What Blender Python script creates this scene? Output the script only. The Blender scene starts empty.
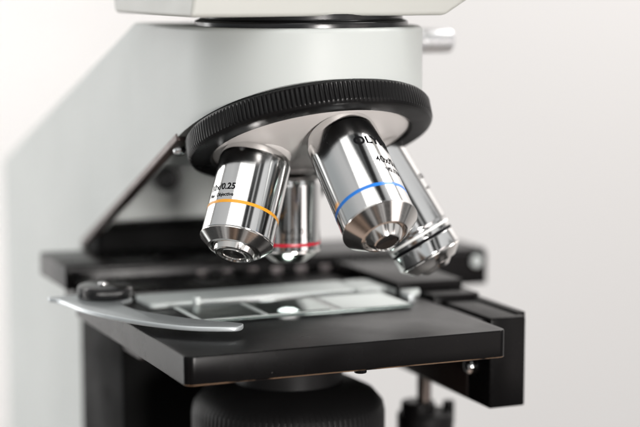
import bpy, bmesh, math, random
from mathutils import Vector, Matrix
random.seed(4)
MM = 0.001
PI = math.pi
sc = bpy.context.scene
col = sc.collection

# ------------------------------------------------------------------ materials
def nodes(name):
    m = bpy.data.materials.new(name); m.use_nodes = True
    nt = m.node_tree; b = nt.nodes['Principled BSDF']
    return m, nt, b

def setp(b, **k):
    names = dict(color='Base Color', rough='Roughness', metal='Metallic', spec='Specular IOR Level', coat='Coat Weight',
                 coat_rough='Coat Roughness', trans='Transmission Weight', ior='IOR', aniso='Anisotropic', arot='Anisotropic Rotation',
                 emit='Emission Color', estr='Emission Strength', alpha='Alpha', sheen='Sheen Weight')
    for a, v in k.items():
        if a in ('color', 'emit') and len(v) == 3: v = (*v, 1)
        b.inputs[names[a]].default_value = v

def add_noise_rough(nt, b, scale, lo, hi, detail=4, stretch=None, bump=0.0, bscale=None):
    tc = nt.nodes.new('ShaderNodeTexCoord')
    mp = nt.nodes.new('ShaderNodeMapping')
    if stretch: mp.inputs['Scale'].default_value = stretch
    n = nt.nodes.new('ShaderNodeTexNoise'); n.inputs['Scale'].default_value = scale; n.inputs['Detail'].default_value = detail
    r = nt.nodes.new('ShaderNodeMapRange'); r.inputs['From Min'].default_value = .3; r.inputs['From Max'].default_value = .7
    r.inputs['To Min'].default_value = lo; r.inputs['To Max'].default_value = hi
    nt.links.new(tc.outputs['Object'], mp.inputs[0]); nt.links.new(mp.outputs[0], n.inputs['Vector'])
    nt.links.new(n.outputs['Fac'], r.inputs['Value']); nt.links.new(r.outputs[0], b.inputs['Roughness'])
    if bump:
        n2 = nt.nodes.new('ShaderNodeTexNoise'); n2.inputs['Scale'].default_value = bscale or scale * 4; n2.inputs['Detail'].default_value = 3
        nt.links.new(tc.outputs['Object'], n2.inputs['Vector'])
        bp = nt.nodes.new('ShaderNodeBump'); bp.inputs['Strength'].default_value = bump; bp.inputs['Distance'].default_value = .0001
        nt.links.new(n2.outputs['Fac'], bp.inputs['Height']); nt.links.new(bp.outputs[0], b.inputs['Normal'])
    return tc, n

def mat(name, color, rough=.4, metal=0., nscale=None, lo=None, hi=None, bump=0., bscale=None, **k):
    m, nt, b = nodes(name); setp(b, color=color, rough=rough, metal=metal, **k)
    add_noise_rough(nt, b, nscale or 120, lo if lo is not None else rough * .85, hi if hi is not None else rough * 1.15, bump=bump, bscale=bscale)
    return m

M = {}
M['enamel'] = mat('cream_enamel', (.53, .555, .54), .42, nscale=25, spec=.4)
M['head'] = mat('head_enamel', (.56, .565, .53), .42, nscale=60, bump=.05, bscale=1500)
M['black'] = mat('black_enamel', (.0035, .0032, .0033), .26, nscale=80, bump=.15, bscale=2600, spec=.10)
M['black_gloss'] = mat('black_gloss', (.005, .005, .0055), .22, nscale=60)
M['black_matte'] = mat('black_matte', (.003, .003, .003), .6, nscale=60, spec=.04)
M['knurl'] = mat('black_knurled', (.006, .0058, .006), .3, nscale=90, bump=.08, bscale=900, spec=.18)
M['knurl_matte'] = mat('black_knurled_rubber', (.006, .0058, .006), .5, nscale=90, bump=.1, bscale=900, spec=.15)
M['stage_top'] = mat('stage_top_lit', (.007, .0072, .0076), .42, nscale=45, lo=.27, hi=.40, bump=.6, bscale=3200, spec=.45)  # reflected light put into the colour: upper faces lighter than the sides
M['chrome'] = mat('polished_chrome', (.80, .80, .80), .09, 1., nscale=30, lo=.07, hi=.13)
M['plate'] = mat('nosepiece_plate', (.80, .765, .74), .42, .3, nscale=50, lo=.4, hi=.44)
M['silver'] = mat('satin_silver', (.74, .77, .77), .42, .7, nscale=80, bump=.05)
M['finger'] = mat('worn_steel', (.52, .55, .56), .36, .6, nscale=160, lo=.30, hi=.42, bump=.04)
M['holder'] = mat('holder_grey_coating', (.60, .64, .63), .6, .1, nscale=100, spec=.3)
M['trim'] = mat('trim_metal', (.10, .075, .07), .38, .5)
M['white_metal'] = mat('bright_nickel', (.62, .63, .64), .3, .6)
M['rod'] = mat('steel_rod', (.11, .09, .08), .45, 1., nscale=80)
M['ink'] = mat('engraved_ink', (.002, .002, .003), .6, spec=.1)
M['yellow'] = mat('yellow_band', (.78, .34, .02), .35)
M['red'] = mat('red_band', (.50, .01, .03), .35)
M['blue'] = mat('blue_band', (.01, .17, .60), .3)
M['white_band'] = mat('white_band', (.85, .85, .83), .35)
M['lens'] = mat('front_lens', (.004, .003, .003), .3, spec=.3, coat=.3)
M['frost'] = mat('frosted_glass', (.80, .86, .84), .45, nscale=200, bump=.1)
M['scale'] = mat('scale_marks', (.16, .14, .14), .5)
M['brown'] = mat('brown_metal', (.016, .009, .007), .4, .3)  # also paints the warm reflection on the carrier
m, nt, b = nodes('slide_glass'); setp(b, color=(.86, .97, .94), rough=.02, trans=1., ior=1.5); M['glass'] = m
m, nt, b = nodes('lamp_lens'); setp(b, color=(.9, .9, .9), rough=.3, emit=(1., .93, .93), estr=70.); M['lamp'] = m

def dust(m, scale=330, amt=.035, c=(.22, .21, .2)):
    nt = m.node_tree; b = nt.nodes['Principled BSDF']; base = tuple(b.inputs['Base Color'].default_value)
    tc = nt.nodes.new('ShaderNodeTexCoord'); v = nt.nodes.new('ShaderNodeTexVoronoi'); v.inputs['Scale'].default_value = scale
    sep = nt.nodes.new('ShaderNodeSeparateColor'); gt = nt.nodes.new('ShaderNodeMath'); gt.operation = 'MULTIPLY'; gt.inputs[1].default_value = amt * 2
    lt = nt.nodes.new('ShaderNodeMath'); lt.operation = 'LESS_THAN'
    pw = nt.nodes.new('ShaderNodeMath'); pw.operation = 'POWER'; pw.inputs[1].default_value = 3
    mx = nt.nodes.new('ShaderNodeMix'); mx.data_type = 'RGBA'; mx.inputs[6].default_value = base; mx.inputs[7].default_value = (*c, 1)
    L = nt.links
    L.new(tc.outputs['Object'], v.inputs['Vector']); L.new(v.outputs['Color'], sep.inputs[0]); L.new(sep.outputs[0], pw.inputs[0]); L.new(pw.outputs[0], gt.inputs[0])
    L.new(v.outputs['Distance'], lt.inputs[0]); L.new(gt.outputs[0], lt.inputs[1]); L.new(lt.outputs[0], mx.inputs[0]); L.new(mx.outputs[2], b.inputs['Base Color'])
dust(M['black'], 330, .022, (.12, .115, .11)); dust(M['stage_top'], 420, .03); dust(M['knurl'], 500, .02)

m, nt, b = nodes('edge_glint'); setp(b, color=(.02, .015, .012), rough=.3, metal=1.)  # warm glint painted into the bevel colour, broken up by noise
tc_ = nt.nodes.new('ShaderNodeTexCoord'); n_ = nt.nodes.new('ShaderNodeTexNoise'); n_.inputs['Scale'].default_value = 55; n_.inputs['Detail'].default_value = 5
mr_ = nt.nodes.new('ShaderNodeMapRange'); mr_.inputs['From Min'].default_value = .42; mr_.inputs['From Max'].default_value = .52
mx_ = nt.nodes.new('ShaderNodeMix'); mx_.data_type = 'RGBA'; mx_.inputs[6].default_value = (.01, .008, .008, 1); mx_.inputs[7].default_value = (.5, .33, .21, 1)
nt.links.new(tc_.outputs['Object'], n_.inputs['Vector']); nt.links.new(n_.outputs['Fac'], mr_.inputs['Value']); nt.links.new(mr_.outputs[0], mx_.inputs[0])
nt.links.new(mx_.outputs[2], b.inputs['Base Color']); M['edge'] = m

# turned metal: fine rings around the axis, anisotropic streaks along it
def turned(name, colr, rough, aniso, ring=0.):
    m, nt, b = nodes(name); setp(b, color=colr, rough=rough, metal=1., aniso=aniso)
    tc = nt.nodes.new('ShaderNodeTexCoord'); mp = nt.nodes.new('ShaderNodeMapping')
    mp.inputs['Scale'].default_value = (40, 40, 9000)
    n = nt.nodes.new('ShaderNodeTexNoise'); n.inputs['Scale'].default_value = 1.; n.inputs['Detail'].default_value = 3
    nt.links.new(tc.outputs['Object'], mp.inputs[0]); nt.links.new(mp.outputs[0], n.inputs['Vector'])
    r = nt.nodes.new('ShaderNodeMapRange'); r.inputs['To Min'].default_value = rough * .7; r.inputs['To Max'].default_value = rough * 1.4
    nt.links.new(n.outputs['Fac'], r.inputs['Value']); nt.links.new(r.outputs[0], b.inputs['Roughness'])
    bp = nt.nodes.new('ShaderNodeBump'); bp.inputs['Strength'].default_value = ring; bp.inputs['Distance'].default_value = .00002
    nt.links.new(n.outputs['Fac'], bp.inputs['Height']); nt.links.new(bp.outputs[0], b.inputs['Normal'])
    tg = nt.nodes.new('ShaderNodeTangent'); tg.direction_type = 'RADIAL'; tg.axis = 'Z'
    nt.links.new(tg.outputs[0], b.inputs['Tangent'])
    return m
M['barrel'] = turned('brushed_barrel', (.76, .76, .755), .10, .2, .2)
M['bevel'] = turned('turned_bevel', (.80, .77, .74), .12, .3, .35)

# ------------------------------------------------------------------ mesh helpers (coordinates in mm)
def finish(name, bm, m, parent=None, mats=None, angle=32, loc=None, mw=None):
    for v in bm.verts: v.co *= MM
    bmesh.ops.recalc_face_normals(bm, faces=bm.faces[:])
    me = bpy.data.meshes.new(name); bm.to_mesh(me); bm.free()
    for f in me.polygons: f.use_smooth = True
    me.set_sharp_from_angle(angle=math.radians(angle))
    me.materials.append(m)
    for x in (mats or []): me.materials.append(x)
    o = bpy.data.objects.new(name, me); col.objects.link(o)
    if mw is not None:
        o.matrix_world = mw
    if parent:
        o.parent = parent
        o.matrix_parent_inverse = parent_world(parent).inverted()
    return o

def parent_world(o):
    w = o.matrix_basis.copy()
    p = o
    if p.parent: w = parent_world(p.parent) @ p.matrix_parent_inverse @ w
    return w

def box(x0, x1, y0, y1, z0, z1, bev=0., seg=3, bm=None):
    own = bm is None
    b = bmesh.new()
    bmesh.ops.create_cube(b, size=1)
    for v in b.verts:
        v.co = Vector((x0 + (v.co.x + .5) * (x1 - x0), y0 + (v.co.y + .5) * (y1 - y0), z0 + (v.co.z + .5) * (z1 - z0)))
    if bev: bmesh.ops.bevel(b, geom=b.edges[:], offset=bev, segments=seg, profile=.5, affect='EDGES')
    if own: return b
    merge(bm, b); return bm

def merge(dst, src, mtx=None):
    if mtx is not None: bmesh.ops.transform(src, matrix=mtx, verts=src.verts)
    me = bpy.data.meshes.new('tmp'); src.to_mesh(me); src.free(); dst.from_mesh(me); bpy.data.meshes.remove(me)

def lathe(prof, segs=128, rfun=None):
    b = bmesh.new(); rings = []
    for i, (r, z) in enumerate(prof):
        if r < 1e-6: rings.append([b.verts.new((0, 0, z))])
        else:
            rg = []
            for k in range(segs):
                a = 2 * PI * k / segs; rr = rfun(r, i, k) if rfun else r
                rg.append(b.verts.new((rr * math.cos(a), rr * math.sin(a), z)))
            rings.append(rg)
    for A, B in zip(rings, rings[1:]):
        if len(A) == 1 and len(B) == 1: continue
        for k in range(segs):
            k2 = (k + 1) % segs
            if len(A) == 1: b.faces.new((A[0], B[k], B[k2]))
            elif len(B) == 1: b.faces.new((A[k], B[0], A[k2]))
            else: b.faces.new((A[k], B[k], B[k2], A[k2]))
    return b

def rnd(pts, rad, seg=4):
    """round the inner corners of a lathe profile"""
    out = [pts[0]]
    for i in range(1, len(pts) - 1):
        p = Vector(pts[i]); a = Vector(pts[i - 1]) - p; c = Vector(pts[i + 1]) - p
        r = min(rad, a.length * .45, c.length * .45)
        A = p + a.normalized() * r; Cc = p + c.normalized() * r
        for s in range(seg + 1):
            t = s / seg; q = A * (1 - t) ** 2 + p * 2 * t * (1 - t) + Cc * t * t
            out.append((q.x, q.y))
    out.append(pts[-1]); return out

def prism(poly, z0, z1, bev=0., axis='z', seg=3):
    b = bmesh.new()
    def P(p, h):
        return {'z': (p[0], p[1], h), 'x': (h, p[0], p[1]), 'y': (p[0], h, p[1])}[axis]
    lo = [b.verts.new(P(p, z0)) for p in poly]; hi = [b.verts.new(P(p, z1)) for p in poly]
    b.faces.new(lo); b.faces.new(hi[::-1])
    n = len(poly)
    for i in range(n): b.faces.new((lo[i], lo[(i + 1) % n], hi[(i + 1) % n], hi[i]))
    bmesh.ops.recalc_face_normals(b, faces=b.faces[:])
    if bev:
        ed = [e for e in b.edges if e.calc_face_angle(0) > .6]
        bmesh.ops.bevel(b, geom=ed, offset=bev, segments=seg, profile=.5, affect='EDGES')
    return b

def smooth_poly(pts, n=6):
    """closed Catmull-Rom through the points"""
    out = []; L = len(pts)
    for i in range(L):
        p0, p1, p2, p3 = (Vector(pts[(i + j - 1) % L]) for j in range(4))
        for s in range(n):
            t = s / n
            out.append(tuple(.5 * ((2 * p1) + (p2 - p0) * t + (2 * p0 - 5 * p1 + 4 * p2 - p3) * t * t + (3 * p1 - p0 - 3 * p2 + p3) * t ** 3)))
    return out

def rect_round(x0, x1, y0, y1, r, n=6):
    out = []
    for cx, cy, a0 in ((x1 - r, y1 - r, 0), (x0 + r, y1 - r, 90), (x0 + r, y0 + r, 180), (x1 - r, y0 + r, 270)):
        for i in range(n + 1):
            a = math.radians(a0 + 90 * i / n); out.append((cx + r * math.cos(a), cy + r * math.sin(a)))
    return out

def frame(origin, zdir, xhint):
    z = Vector(zdir).normalized(); x = Vector(xhint) - z * Vector(xhint).dot(z); x.normalize(); y = z.cross(x)
    m = Matrix((x, y, z)).transposed().to_4x4(); m.translation = Vector(origin) * MM
    return m

def empty(name, loc=(0, 0, 0)):
    o = bpy.data.objects.new(name, None); col.objects.link(o); o.location = Vector(loc) * MM; o.empty_display_size = .01
    return o

def text_mesh(s, size, bold=0.):
    c = bpy.data.curves.new('txt', 'FONT'); c.body = s; c.size = size; c.offset = bold; c.resolution_u = 4
    o = bpy.data.objects.new('txt', c); col.objects.link(o)
    dg = bpy.context.evaluated_depsgraph_get()
    me = bpy.data.meshes.new_from_object(o.evaluated_get(dg))
    bpy.data.objects.remove(o); bpy.data.curves.remove(c)
    b = bmesh.new(); b.from_mesh(me); bpy.data.meshes.remove(me)
    bmesh.ops.remove_doubles(b, verts=b.verts[:], dist=1e-4)
    bmesh.ops.triangulate(b, faces=b.faces[:])
    bmesh.ops.subdivide_edges(b, edges=b.edges[:], cuts=2, use_grid_fill=True)
    return b

def wrap(s, size, R, phi_deg, t, align='L', bold=0., sx=1., off=.05):
    """text bent round a barrel; phi 0 faces front, letters' tops point to the shoulder"""
    b = text_mesh(s, size, bold)
    us = [v.co.x for v in b.verts]; w0, w1 = min(us), max(us)
    for v in b.verts:
        u = (v.co.x - (w0 if align == 'L' else w1 if align == 'R' else (w0 + w1) / 2)) * sx
        a = math.radians(-phi_deg) - u / R
        zz = t - v.co.y
        v.co = Vector(((R + off) * math.cos(a), (R + off) * math.sin(a), zz))
    return b

# ------------------------------------------------------------------ measured frame of the turret
RAD = math.radians
PSI, TH, AL, BE, DE = RAD(22.96), RAD(7.53), RAD(23.28), RAD(2.68), RAD(-.99)
F = Vector((math.sin(PSI) * math.cos(TH), math.cos(PSI) * math.cos(TH), -math.sin(TH)))
Rr = Vector((math.cos(PSI), -math.sin(PSI), 0)); U = Rr.cross(F)
CAMP = Vector((-224.31, -557.18, 111.69))
PIV = Vector((.63, 0, 97.2))
h = Vector((math.sin(BE), -math.cos(BE), 0))
AX = math.sin(AL) * h + Vector((0, 0, -math.cos(AL)))
UU = math.cos(AL) * h + Vector((0, 0, math.sin(AL)))
VV = AX.cross(UU)
def odir(phi): return math.cos(AL) * AX + math.sin(AL) * (math.cos(phi + DE) * UU + math.sin(phi + DE) * VV)

# ------------------------------------------------------------------ the microscope
scope = empty('microscope', (0, 180, -160))
scope['label'] = 'white laboratory microscope with black stage and a turret of four steel objectives'
scope['category'] = 'microscope'

# --- arm and turret housing: stadium plan, sloping back, cut by the tilted turret plane
R0 = 39.5; R1 = 42.4; YC = 4.
plan = []
for i in range(97):
    a = PI + PI * i / 96; ca = math.cos(a); sa = math.sin(a); ex = 2 / 2.3
    plan.append(((R0 if ca < 0 else R1) * math.copysign(abs(ca) ** ex, ca), YC - 53.5 * abs(sa) ** ex))
plan += [(R1, 247), (-R0, 247)]
bm = prism(plan, -156, 95.6)
def cut(bm, co, no):
    g = bm.verts[:] + bm.edges[:] + bm.faces[:]
    r = bmesh.ops.bisect_plane(bm, geom=g, plane_co=co, plane_no=no, clear_outer=True)
    ed = [e for e in r['geom_cut'] if isinstance(e, bmesh.types.BMEdge)]
    bmesh.ops.holes_fill(bm, edges=ed, sides=0)
cut(bm, (0, 47.5, 94.8), Vector((0, 63, 193)).normalized())
nz = Vector((0, 63, 193)).normalized()
bm.normal_update()
te = [e for e in bm.edges if len(e.link_faces) == 2 and e.calc_face_angle(0) > RAD(40) and any(f.normal.z > .9 for f in e.link_faces)]
bmesh.ops.bevel(bm, geom=te, offset=1.6, segments=4, profile=.5, affect='EDGES')
body = finish('arm', bm, M['enamel'], scope)
RC36 = PIV + AX * 35.2
sl = -AX.y / AX.z          # dz/dy on the turret plane
def zpl(y): return RC36.z + sl * (y - RC36.y)
cb = prism([(-140, -300), (-140, zpl(-140)), (118, zpl(118)), (118, -300)], -80, 80, axis='x')
cutter = finish('cutter', cb, M['enamel'])
bo = body.modifiers.new('b', 'BOOLEAN'); bo.operation = 'DIFFERENCE'; bo.object = cutter; bo.solver = 'EXACT'
cb2 = prism([(27, zpl(27) - 30), (27, zpl(27) + 16), (60, zpl(60) + 34), (117.8, zpl(117.8) + 48), (117.8, zpl(117.8) - 20)], -34.5, 34.5, axis='x')
cutter2 = finish('cutter', cb2, M['enamel'])
bo = body.modifiers.new('c', 'BOOLEAN'); bo.operation = 'DIFFERENCE'; bo.object = cutter2; bo.solver = 'EXACT'
dg = bpy.context.evaluated_depsgraph_get(); dg.update()
nm = bpy.data.meshes.new_from_object(body.evaluated_get(dg)); body.modifiers.clear(); body.data = nm
for f in nm.polygons: f.use_smooth = True
nm.set_sharp_from_angle(angle=RAD(30))
bpy.data.objects.remove(cutter); bpy.data.objects.remove(cutter2)

# dark lip along the lower edge of the arm's left side, and a small black screw on the slanting underside
def slope_box(x0, x1, y0, y1, d0, d1, bev=.3):
    c = math.cos(math.atan(sl)); s = math.sin(math.atan(sl))
    L = (y1 - y0) / c
    b = box(x0, x1, 0, L, d0, d1, bev)
    m = Matrix(((1, 0, 0, 0), (0, c, -s, y0), (0, s, c, zpl(y0)), (0, 0, 0, 1)))
    bmesh.ops.transform(b, matrix=m, verts=b.verts); return b
finish('arm_trim', slope_box(-39.8, -36.5, -2, 117, -1.4, 1.4, .6), M['trim'], scope)
finish('lock_screw', lathe(rnd([(0, 7), (4.3, 7), (5, 5), (5, 0), (0, 0)], .6), 48), M['black_gloss'], scope,
       mw=frame((-5.5, 118, 32.5), (0, -1, 0), (1, 0, 0)))

# --- viewing head above the dovetail
hp = [(-49.3, -45, 99.2), (35.9, -45, 99.2), (35.9, 45, 99.2), (-49.3, 34, 99.2)]
b = bmesh.new()
top = [(-44.5, -48, 130), (98, -48, 138), (98, 50, 138), (-50, 42, 130)]
lo = [b.verts.new(p) for p in hp]; hi = [b.verts.new(p) for p in top]
b.faces.new(lo); b.faces.new(hi[::-1])
for i in range(4): b.faces.new((lo[i], lo[(i + 1) % 4], hi[(i + 1) % 4], hi[i]))
bmesh.ops.recalc_face_normals(b, faces=b.faces[:])
bmesh.ops.bevel(b, geom=b.edges[:], offset=1.4, segments=4, profile=.5, affect='EDGES')
finish('viewing_head', b, M['head'], scope)
dv = finish('dovetail_ring', lathe(rnd([(0, 94.5), (34.8, 94.5), (34.8, 97.2), (33, 97.9), (33, 100), (0, 100)], .4), 96), M['black_gloss'], scope,
            mw=Matrix.Translation(Vector((0, -12, 0)) * MM))
finish('clamp_screw', lathe(rnd([(0, -8), (4.6, -8), (4.6, 9), (4.45, 9.3), (4.45, 9.8), (4.6, 10.1), (4.6, 21.4), (4.2, 22), (0, 22)], .4), 48), M['white_metal'], scope,
       mw=frame((51, 24, 88.6), (1, .06, 0), (0, 0, 1)))
finish('clamp_collar', lathe(rnd([(0, 0), (3.1, 0), (3.1, 22), (0, 22)], .3), 48), M['silver'], scope,
       mw=frame((33, 23, 88.6), (1, .06, 0), (0, 0, 1)))

# --- nosepiece
TF = frame(PIV, AX, Rr)
dome = [(0, 49.6), (8, 49.2), (16, 48.0), (24, 45.8), (30, 43.6), (33.2, 42.2), (33.4, 38), (0, 38)]
nose = finish('nosepiece', lathe(rnd(dome, 1.), 160), M['plate'], scope, mw=TF)
NT = 168; SG = NT * 6
def kn(r, i, k):
    if i in kz:
        ph = (k % 6)
        return r - (.0, .0, .0, .18, .62, .18)[ph]
    return r
kprof = [(32.6, 43.0), (33.4, 43.7), (38.6, 43.7), (39.7, 43.2), (40.3, 42.4), (40.5, 41.8), (40.5, 36.9), (40.2, 36.3), (39.6, 35.6), (32.6, 35.6), (32.6, 43.0)]
kz = {5, 6}
finish('knurled_ring', lathe(kprof, SG, kn), M['knurl'], nose, angle=25, mw=TF)
# click-stop screw at the left of the ring
sp = PIV + AX * 41 - Rr * 40.6 - UU * 7
finish('click_stop', lathe(rnd([(0, 0), (2.2, 0), (2.2, 3), (1.2, 4), (0, 4)], .4), 32), M['chrome'], nose, mw=frame(sp, AX, Rr))

# --- objectives
def objective(phi, prof, bevel_prof, band, R, label, extra):
    D = odir(phi)
    tocam = CAMP - (PIV + D * 75)
    mw = frame(PIV, D, tocam)
    # seat of the thread in the turret
    o = finish('objective', lathe(prof, 160), M['barrel'], scope, mw=mw, angle=28)
    if label: o['label'] = label
    finish('mount', lathe(rnd([(0, 44), (R - .7, 44), (R - .7, 49.6), (R - 2.0, 50.8), (0, 50.4)], .5), 96), M['plate'], o, mw=mw)
    finish('nose_cone', lathe(bevel_prof, 160), M['bevel'], o, mw=mw, angle=22)
    if band:
        t, w, mt, rb = band
        finish('colour_band', lathe(rnd([(rb - .3, t - w / 2), (rb + .05, t - w / 2), (rb + .05, t + w / 2), (rb - .3, t + w / 2)], .02), 160), mt, o, mw=mw)
    for nm_, b_, m_ in extra: finish(nm_, b_, m_, o, mw=mw)
    return o

# 40x
pr = rnd([(0, 50.6), (9.6, 50.6), (11.1, 51.8), (11.7, 54.5), (11.7, 88.3), (11.4, 88.5), (0, 88.5)], .5)
bv40 = [(0, 88.4), (11.5, 88.4), (12.05, 88.8), (12.1, 89.1), (7.5, 93.1), (7.1, 93.2), (7.0, 92.8), (6.6, 92.3), (6.35, 92.6), (6.2, 93.0), (4.2, 95.5), (3.8, 95.7), (3.6, 95.4), (3.4, 94.6), (0, 94.5)]
objective(0, pr, bv40, (81.7, 1.2, M['blue'], 11.7), 11.7, 'forty times objective with the blue band',
          [('engraving', wrap('OLYMPUS', 4.1, 11.7, 15, 65.4, bold=.18, sx=1.12), M['ink']),
           ('magnification', wrap('40x/0.65', 3.9, 11.7, 37, 73.1, bold=.09, sx=.88), M['ink']),
           ('engraving', wrap('∞/0.17/FN22', 2.4, 11.7, 41, 76.5, bold=.08, sx=1.), M['ink']),
           ('front_lens', lathe([(0, 94.9), (1.6, 95.1), (3.35, 95.25), (3.35, 94.8), (0, 94.8)], 48), M['lens'])])
# 10x
pr = rnd([(0, 50.6), (9.6, 50.6), (11.0, 51.6), (11.55, 53.5), (11.55, 80.8), (11.2, 81.1), (0, 81.1)], .5)
bv10 = [(0, 81.0), (11.4, 81.0), (11.8, 81.3), (11.8, 81.5), (8.6, 84.3), (8.0, 84.5), (7.6, 84.0), (6.9, 83.9), (6.7, 84.4), (6.3, 85.9), (5.8, 86.2), (5.2, 86.2), (4.9, 85.7), (4.3, 85.6), (4.1, 86.0), (3.6, 86.0), (3.4, 85.0), (0, 85.0)]
objective(PI / 2, pr, bv10, (72.6, 1.05, M['yellow'], 11.55), 11.55, 'ten times objective with the yellow band',
          [('magnification', wrap('10x/0.25', 3.0, 11.55, -22, 68.5, 'R', bold=.08, sx=1.), M['ink']),
           ('engraving', wrap('Plan Objective', 1.7, 11.55, -22, 70.9, 'R', bold=.04, sx=1.), M['ink']),
           ('front_lens', lathe([(0, 85.4), (1.6, 85.55), (3.3, 85.62), (3.3, 85.3), (0, 85.3)], 48), M['lens'])])
# 4x
pr = rnd([(0, 51.6), (9.0, 51.6), (10.4, 52.6), (10.8, 54.5), (10.8, 76.3), (10.5, 76.6), (0, 76.6)], .4)
bv4 = [(0, 76.5), (10.6, 76.5), (10.7, 77.2), (6.4, 80.6), (5.9, 80.8), (5.5, 80.5), (5.2, 80.4), (0, 80.2)]
objective(PI, pr, bv4, (74.3, 1.1, M['red'], 10.8), 10.8, 'four times objective with the red band',
          [('magnification', wrap('4x/0.10', 2.6, 10.8, 8, 70.5, 'C'), M['ink']),
           ('engraving', wrap('∞/-/FN22', 1.6, 10.8, 8, 72.8, 'C'), M['ink']),
           ('front_lens', lathe([(0, 81.0), (2.5, 80.85), (4, 80.6), (5.1, 80.2), (5.1, 79.6), (0, 79.6)], 64), M['chrome'])])
# 100x
pr = rnd([(0, 50.6), (9.8, 50.6), (11.1, 51.6), (11.5, 53.5), (11.5, 81.8), (11.1, 82.6), (11.1, 85.4), (10.95, 85.5), (10.95, 86.5), (11.2, 86.6), (11.25, 91.0), (10.9, 91.5), (0, 91.5)], .25)
bv100 = [(0, 91.4), (10.8, 91.4), (10.9, 91.8), (7.6, 94.6), (7.0, 94.8), (6.6, 94.4), (6.0, 94.4), (5.8, 94.9), (4.2, 96.2), (3.4, 96.4), (0, 96.3)]
objective(-PI / 2, pr, bv100, (86.0, .9, M['ink'], 10.95), 11.4, 'hundred times oil objective with the black groove',
          [('white_band', lathe(rnd([(10.9, 83.3), (11.2, 83.3), (11.2, 84.2), (10.9, 84.2)], .05), 128), M['white_band']),
           ('magnification', wrap('100x/1.25 Oil', 2.7, 11.5, 62, 68.0, sx=.95), M['ink']),
           ('engraving', wrap('∞/0.17/FN22', 1.7, 11.5, 62, 72.0), M['ink'])])

# --- stage
SX0, SX1, SY0, SY1, SZ = -57.6, 50.2, -62.2, 62, -9.0
bm = prism(rect_round(SX0, SX1, SY0, SY1, 3.0, 6), SZ, 0, .45)
# the aperture under the slide
stage = finish('stage', bm, M['stage_top'], scope)
cb = lathe([(0, 5), (13.5, 5), (13.5, -20), (0, -20)], 64)
cutter = finish('cutter', cb, M['black'])
bo = stage.modifiers.new('b', 'BOOLEAN'); bo.operation = 'DIFFERENCE'; bo.object = cutter; bo.solver = 'EXACT'
dg = bpy.context.evaluated_depsgraph_get(); dg.update()
nm = bpy.data.meshes.new_from_object(stage.evaluated_get(dg)); stage.modifiers.clear(); stage.data = nm
for f in nm.polygons: f.use_smooth = True
nm.set_sharp_from_angle(angle=RAD(30))
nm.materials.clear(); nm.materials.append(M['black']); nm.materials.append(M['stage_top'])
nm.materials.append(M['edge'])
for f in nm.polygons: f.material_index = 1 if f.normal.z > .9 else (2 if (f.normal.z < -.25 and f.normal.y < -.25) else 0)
bpy.data.objects.remove(cutter)

# guide bar at the rear
gb = box(-59.5, 111, 66, 104, -1.0, 7.9, .9)
box(-56.3, 111, 64.8, 80, -6.4, 6.6, .7, bm=gb)
for v in gb.verts: v.co.z -= .019 * (v.co.x + 45)
bar = finish('guide_bar', gb, M['black'], stage)
finish('screw', lathe(rnd([(0, 0), (2.5, 0), (2.5, 1.1), (1.9, 1.5), (0, 1.5)], .3), 32), M['holder'], bar, mw=frame((106, 65.0, .0), (0, -1, 0), (1, 0, 0)))
# graduations along the face of the bar
gm = bmesh.new()
for k in range(-1, 9):
    x = 1.7 + 9.9 * k
    box(x - 2.0, x + 2.0, 64.4, 65.0, 1.8 - .019 * (x + 45), 4.4 - .019 * (x + 45), .1, bm=gm)
finish('scale_plate', gm, M['scale'], bar)
# saddle joining bar and stage at the right, and the low rail between
sb = box(44, 69.5, 6, 64.6, .0, 4.6, .6)
box(52, 70.0, -6, 64.6, -9, 1.6, .6, bm=sb)
finish('saddle', sb, M['black'], stage)
# bracket under the right edge
bk = box(55.2, 68.6, -41.5, 60, -31, -.4, .7)
box(66.8, 70.4, -38, 55, -27, .3, .5, bm=bk)
box(50.6, 55.4, -38, 60, -3.6, -1.4, .2, bm=bk)
bracket = finish('bracket', bk, M['black'], stage)
finish('bracket_cheek', box(54.9, 55.6, -26, 58, -30.2, -10, .2), M['brown'], bracket)
finish('screw', lathe(rnd([(0, 0), (2.6, 0), (2.6, 1.2), (1.8, 2.2), (0, 2.4)], .4), 32), M['chrome'], bracket, mw=frame((55.0, -29, -18.8), (-1, 0, 0), (0, 0, 1)))
# coaxial drive shaft and knob hanging below
sh = finish('drive_knob', lathe(rnd([(0, -42.5), (9.6, -42.5), (10.4, -44), (10.4, -60), (0, -60)], .5), 96, None), M['knurl_matte'], scope,
            mw=Matrix.Translation(Vector((63, 22, -4)) * MM))
finish('shaft', lathe([(0, -8), (2.6, -8), (2.6, -38), (0, -38)], 48), M['rod'], sh, mw=Matrix.Translation(Vector((61.5, 20, -4)) * MM))
finish('collar', lathe(rnd([(0, -38), (6.2, -38), (6.2, -48), (0, -48)], .8), 48), M['black'], sh, mw=Matrix.Translation(Vector((59, 20, -4)) * MM))
finish('collar', lathe(rnd([(0, -39), (2.2, -39), (2.2, -48), (0, -48)], .5), 32), M['black'], sh, mw=Matrix.Translation(Vector((71.5, 20, -4)) * MM))
# stage limit pin under the front
finish('limit_pin', lathe(rnd([(0, -9), (2, -9), (2, -12.0), (0, -12.0)], .4), 24), M['black'], stage, mw=Matrix.Translation(Vector((3.5, -52, 0)) * MM))

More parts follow.
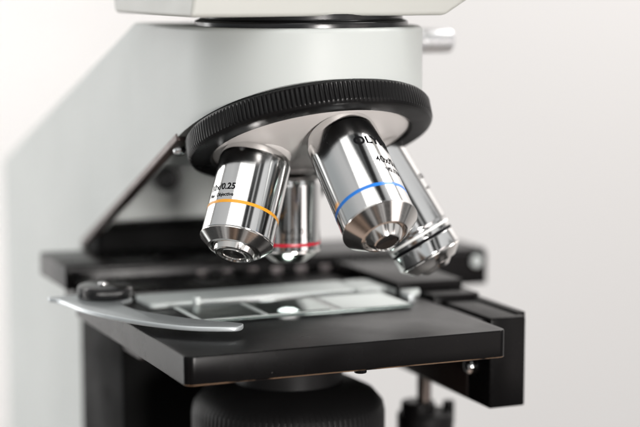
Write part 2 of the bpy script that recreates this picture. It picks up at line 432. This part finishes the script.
# specimen holder: rear plate, curved finger, clamp knob
hb = prism(rect_round(-44, 33, 14.5, 33.5, 2.2), .25, 2.1, .25)
holder = finish('specimen_holder', hb, M['holder'], stage)
finish('holder_mount', box(-46, 12, 33.8, 64.4, .2, 3.0, .4), M['black'], holder)
finger = [(-31.4, -36.2), (-40.0, -27), (-48, -15.5), (-54.5, -1), (-55.0, 12), (-49, 19), (-49, 31), (-56, 35), (-66, 32), (-72.9, 31.5), (-75.2, 30.5), (-72.6, 24), (-70, 6), (-64.5, -10), (-56.2, -25.5), (-47.4, -36.0), (-37.5, -41.6), (-33.6, -42.3), (-31, -39.5)]
fg = finish('holder_finger', prism(smooth_poly(finger, 4), 2.3, 3.9, .45), M['finger'], holder)
kk = 64 * 6
def kn2(r, i, k): return r - ((0, 0, .1, .45, .1, 0)[k % 6] if i in (4, 5) else 0)
finish('clamp_knob', lathe([(0, 3.6), (8.2, 3.6), (8.6, 4.0), (9.2, 4.2), (9.4, 4.6), (9.4, 7.2), (9.0, 7.9), (8.2, 8.2), (0, 8.2)], kk, kn2), M['black_gloss'], holder,
       mw=Matrix.Translation(Vector((-57, 24, 0)) * MM))
finish('knob_cap', lathe(rnd([(0, 8.1), (1.7, 8.1), (1.7, 9.2), (0, 9.4)], .4), 32), M['chrome'], holder, mw=Matrix.Translation(Vector((-58, 22.5, 0)) * MM))
finish('jaw_pin', box(-29.4, -27.6, 10.4, 13.6, .1, 4.0, .4), M['holder'], holder)
finish('fixed_jaw', prism(smooth_poly([(31, 14), (33, 30), (44, 30), (51, 16), (51.5, 4), (47, 2), (44, 8), (40, 13)], 4), .25, 2.3, .3), M['holder'], holder)
finish('jaw_pin', box(41.0, 43.4, -9, -2, .1, 3.2, .4), M['finger'], holder)

# --- condenser
def kn3(r, i, k): return r - ((0, 0, .1, .32, .1, 0)[k % 6] if i in (6, 7) else 0)
cp = [(0, -10.5), (18.5, -10.5), (18.5, -24.5), (22.5, -25.3), (29.5, -28.6), (32.4, -32.0), (33.0, -35.0), (33, -52), (31.5, -53), (0, -53)]
cond = finish('condenser', lathe(cp, 100 * 6, kn3), M['knurl_matte'], scope)
finish('lamp_lens', lathe([(0, -1.0), (2.2, -1.2), (3.6, -1.9), (3.6, -2.6), (0, -2.6)], 48), M['lamp'], cond)
finish('lens_housing', lathe(rnd([(3.7, -1.6), (4.4, -1.5), (9, -3.4), (12.6, -5), (12.6, -12), (0, -12)], .3), 96), M['black_gloss'], cond)
# --- stage carrier behind
ck = box(-40.5, 31, 60.5, 117, -156, -9.2, 1.0)
car = finish('stage_carrier', ck, M['black_matte'], scope)
finish('carrier_block', box(-38, 34, 100, 117.5, -9, 16.5, 2.0), M['black_matte'], scope)
finish('carrier_glint', box(-40, -30, 40, 60, -22.5, -20.5, .5), M['brown'], car)  # added brown ledge standing in for a warm reflection on the carrier
finish('carrier_pin', lathe(rnd([(0, 0), (1.8, 0), (1.8, 2), (0, 2.4)], .4), 24), M['silver'], car, mw=frame((-40.6, 64, -16.8), (-1, 0, 0), (0, 0, 1)))

# ------------------------------------------------------------------ the slide
slide = finish('microscope_slide', box(-37.6, 38.4, -16.8, 8.6, .35, 1.4, .08, 1), M['glass'])
slide['label'] = 'glass specimen slide lying on the black stage under the objectives'; slide['category'] = 'microscope slide'
finish('frosted_end', box(13.5, 38.0, -16.3, 8.2, 1.46, 1.53, 0), M['frost'], slide)
finish('cover_slip', box(-13, 9.5, -14.5, 6.8, 1.44, 1.6, .02, 1), M['glass'], slide)
eb = box(-14.6, -13.1, -15.6, 7.6, 1.44, 1.62, 0)
box(-38.2, -36.4, -16.4, 8.2, 1.44, 1.62, 0, bm=eb)
box(-36.3, 13.4, -16.6, -15.7, 1.44, 1.56, 0, bm=eb)
finish('sealant', eb, M['frost'], slide)

# ------------------------------------------------------------------ backdrop wall
b = bmesh.new()
wc = CAMP + F * 1650; n = Vector((-F.x, -F.y, 0)).normalized(); rt = Vector((Rr.x, Rr.y, 0))
a_ = [b.verts.new(wc + rt * sx * 3200 + Vector((0, 0, 1)) * sz) for sx, sz in ((-1, -1400), (1, -1400), (1, 2400), (-1, 2400))]
b.faces.new(a_)
m, nt, bs = nodes('wall_paint'); setp(bs, color=(.80, .785, .775), rough=.8)
tc = nt.nodes.new('ShaderNodeTexCoord'); nz = nt.nodes.new('ShaderNodeTexNoise'); nz.inputs['Scale'].default_value = 3.
mx = nt.nodes.new('ShaderNodeMix'); mx.data_type = 'RGBA'; mx.inputs[6].default_value = (.80, .782, .772, 1); mx.inputs[7].default_value = (.83, .822, .815, 1)
nt.links.new(tc.outputs['Object'], nz.inputs['Vector']); nt.links.new(nz.outputs['Fac'], mx.inputs[0]); nt.links.new(mx.outputs[2], bs.inputs['Base Color'])
w = finish('wall', b, m); w['kind'] = 'structure'

# ------------------------------------------------------------------ world: a studio room as seen in the chrome
wd = bpy.data.worlds.new('World'); sc.world = wd; wd.use_nodes = True
nt = wd.node_tree; N = nt.nodes; Lk = nt.links
bg = N['Background']
tc = N.new('ShaderNodeTexCoord')
def dot(v):
    d = N.new('ShaderNodeVectorMath'); d.operation = 'DOT_PRODUCT'; d.inputs[1].default_value = v
    Lk.new(tc.outputs['Generated'], d.inputs[0]); return d.outputs['Value']
def mrange(s, a, b_, c=0, d=1, smooth=False):
    r = N.new('ShaderNodeMapRange'); r.inputs['From Min'].default_value = a; r.inputs['From Max'].default_value = b_
    r.inputs['To Min'].default_value = c; r.inputs['To Max'].default_value = d
    if smooth: r.interpolation_type = 'SMOOTHSTEP'
    Lk.new(s, r.inputs['Value']); return r.outputs[0]
def ramp(s, pts):
    r = N.new('ShaderNodeValToRGB'); cr = r.color_ramp
    while len(cr.elements) > 1: cr.elements.remove(cr.elements[0])
    cr.elements[0].position = pts[0][0]; cr.elements[0].color = (*pts[0][1], 1)
    for p, c in pts[1:]:
        e = cr.elements.new(p); e.color = (*c, 1)
    Lk.new(s, r.inputs[0]); return r.outputs[0]
cR = dot(tuple(Rr)); cZ = dot((0, 0, 1))
s = mrange(cR, -1, 1)
g = lambda v, t=(1, 1, 1): tuple(v * x for x in t)
cool = (.94, 1., 1.02); warm = (1.05, .97, .92)
mid = ramp(s, [(0, g(.5, cool)), (.1, g(.72)), (.25, g(.82)), (.42, g(.74, cool)), (.54, g(.6)), (.56, g(1.2)), (.61, g(1.2)), (.622, g(.03, cool)), (.70, g(.02)),
                 (.715, g(.8)), (.73, g(.75)), (.74, g(.07)), (.80, g(.06)), (.82, g(1.05)), (.93, g(.9)), (.94, g(.12)), (.965, g(.12)), (.98, g(.85))])
topr = ramp(s, [(0, g(.5, cool)), (.25, g(.5)), (.33, g(.55)), (.40, g(.34)), (.47, g(.18, cool)), (.53, g(.10)), (.563, g(.14, cool)), (.575, g(.018)), (.645, g(.015)),
                 (.66, g(.55)), (.74, g(.8)), (.80, g(1.1)), (.84, g(1.)), (.855, g(.12)), (.88, g(.9)), (.935, g(.9)), (.945, g(.15)), (.97, g(.12)), (.985, g(.9))])
upm = N.new('ShaderNodeMix'); upm.data_type = 'RGBA'
Lk.new(mrange(cZ, .70, .86, smooth=True), upm.inputs[0]); Lk.new(mid, upm.inputs[6]); Lk.new(topr, upm.inputs[7])
upper = upm.outputs[2]
brown = (1.25, .9, .7)
lower = ramp(s, [(0, g(.25, cool)), (.10, g(.05)), (.16, g(.5)), (.22, g(.6)), (.27, g(.10, brown)), (.38, g(.28, brown)), (.42, g(.04)), (.47, g(.04)), (.49, g(.7)), (.55, g(.6)),
                 (.57, g(.08)), (.64, g(.22, brown)), (.68, g(.05)), (.71, g(.75)), (.76, g(.65)), (.78, g(.06)), (.86, g(.06)), (.9, g(.55)), (1, g(.35))])
mixn = N.new('ShaderNodeMix'); mixn.data_type = 'RGBA'
Lk.new(mrange(cZ, -.10, .02, smooth=True), mixn.inputs[0]); Lk.new(lower, mixn.inputs[6]); Lk.new(upper, mixn.inputs[7])
sn = N.new('ShaderNodeTexNoise'); sn.noise_dimensions = '1D'; sn.inputs['Scale'].default_value = 12.; sn.inputs['Detail'].default_value = 1.5
Lk.new(cR, sn.inputs['W'])
sv = ramp(sn.outputs['Fac'], [(0, g(.2)), (.44, g(.25)), (.46, g(1.)), (.55, g(1.1)), (.57, g(.45)), (.66, g(.5)), (.68, g(1.5)), (1, g(1.5))])
ml = N.new('ShaderNodeMix'); ml.data_type = 'RGBA'; ml.blend_type = 'MULTIPLY'; ml.inputs[0].default_value = 1.
Lk.new(lower, ml.inputs[6]); Lk.new(sv, ml.inputs[7]); Lk.new(ml.outputs[2], mixn.inputs[6])
flo = N.new('ShaderNodeMix'); flo.data_type = 'RGBA'
Lk.new(mrange(cZ, -.86, -.72, 1, 0, True), flo.inputs[0]); Lk.new(mixn.outputs[2], flo.inputs[6]); flo.inputs[7].default_value = (.52, .40, .33, 1)
Lk.new(flo.outputs[2], bg.inputs['Color']); bg.inputs['Strength'].default_value = .80

# ------------------------------------------------------------------ lamps
def area(name, loc, target, size, power, colr=(1, 1, 1), sy=None):
    l = bpy.data.lights.new(name, 'AREA'); l.energy = power; l.color = colr; l.size = size
    if sy: l.shape = 'RECTANGLE'; l.size_y = sy
    o = bpy.data.objects.new(name, l); col.objects.link(o); o.location = Vector(loc)
    o.rotation_euler = (Vector(target) - Vector(loc)).to_track_quat('-Z', 'Y').to_euler(); return o
Fm = Vector((F.x, F.y, 0)).normalized()
fr = area('cavity_fill', tuple(Rr * .42 - Fm * .97 + Vector((0, 0, .045))), (-.01, .117, .015), .2, .24, (1, .96, .93), .15); fr.data.spread = RAD(24)  # added fill light, out of view, brightens the arm cavity
area('ceiling_lamp', tuple(-Rr * .25 + Fm * -.9 + Vector((0, 0, 1.25))), (0, 0, .03), 1.2, 8, (1, .985, .96), 1.3)
area('wall_fill_left', tuple(-Rr * 1.2 + Fm * .70 + Vector((0, 0, .12))), tuple(Fm * 1.04 - Rr * .40 + Vector((0, 0, .0))), .5, 13, (1, 1, .99), 1.4)  # added area light without a window, brightens the wall's left side
area('wall_fill_right', tuple(Rr * .9 + Fm * .4 + Vector((0, 0, 1.2))), tuple(Fm * 1.04 + Rr * .35 + Vector((0, 0, .05))), .8, 24, (1, .965, .94), .6)  # added area light, no fixture, brightens the right of the backdrop
area('low_fill', tuple(Rr * 1.05 - Fm * .55 + Vector((0, 0, -.10))), (0, .05, .04), .5, 1.6, (1, .9, .87), .6)  # added low fill, unseen, lifts the arm's underside and the turret plate

# ------------------------------------------------------------------ camera
cam = bpy.data.cameras.new('camera'); co = bpy.data.objects.new('camera', cam); col.objects.link(co)
mtx = Matrix((Rr, U, -F)).transposed().to_4x4(); mtx.translation = CAMP * MM
co.matrix_world = mtx
cam.sensor_width = 36; cam.lens = 36 * 1800 / 640; cam.clip_start = .02; cam.clip_end = 20
cam.dof.use_dof = True; cam.dof.focus_distance = .560; cam.dof.aperture_fstop = 6.0; cam.dof.aperture_blades = 9
sc.camera = co
sc.render.engine = 'CYCLES'
sc.view_settings.view_transform = 'Standard'; sc.view_settings.look = 'None'; sc.view_settings.exposure = 0; sc.view_settings.gamma = 1
sc.cycles.max_bounces = 10; sc.cycles.caustics_reflective = False; sc.cycles.caustics_refractive = False; sc.cycles.use_denoising = True
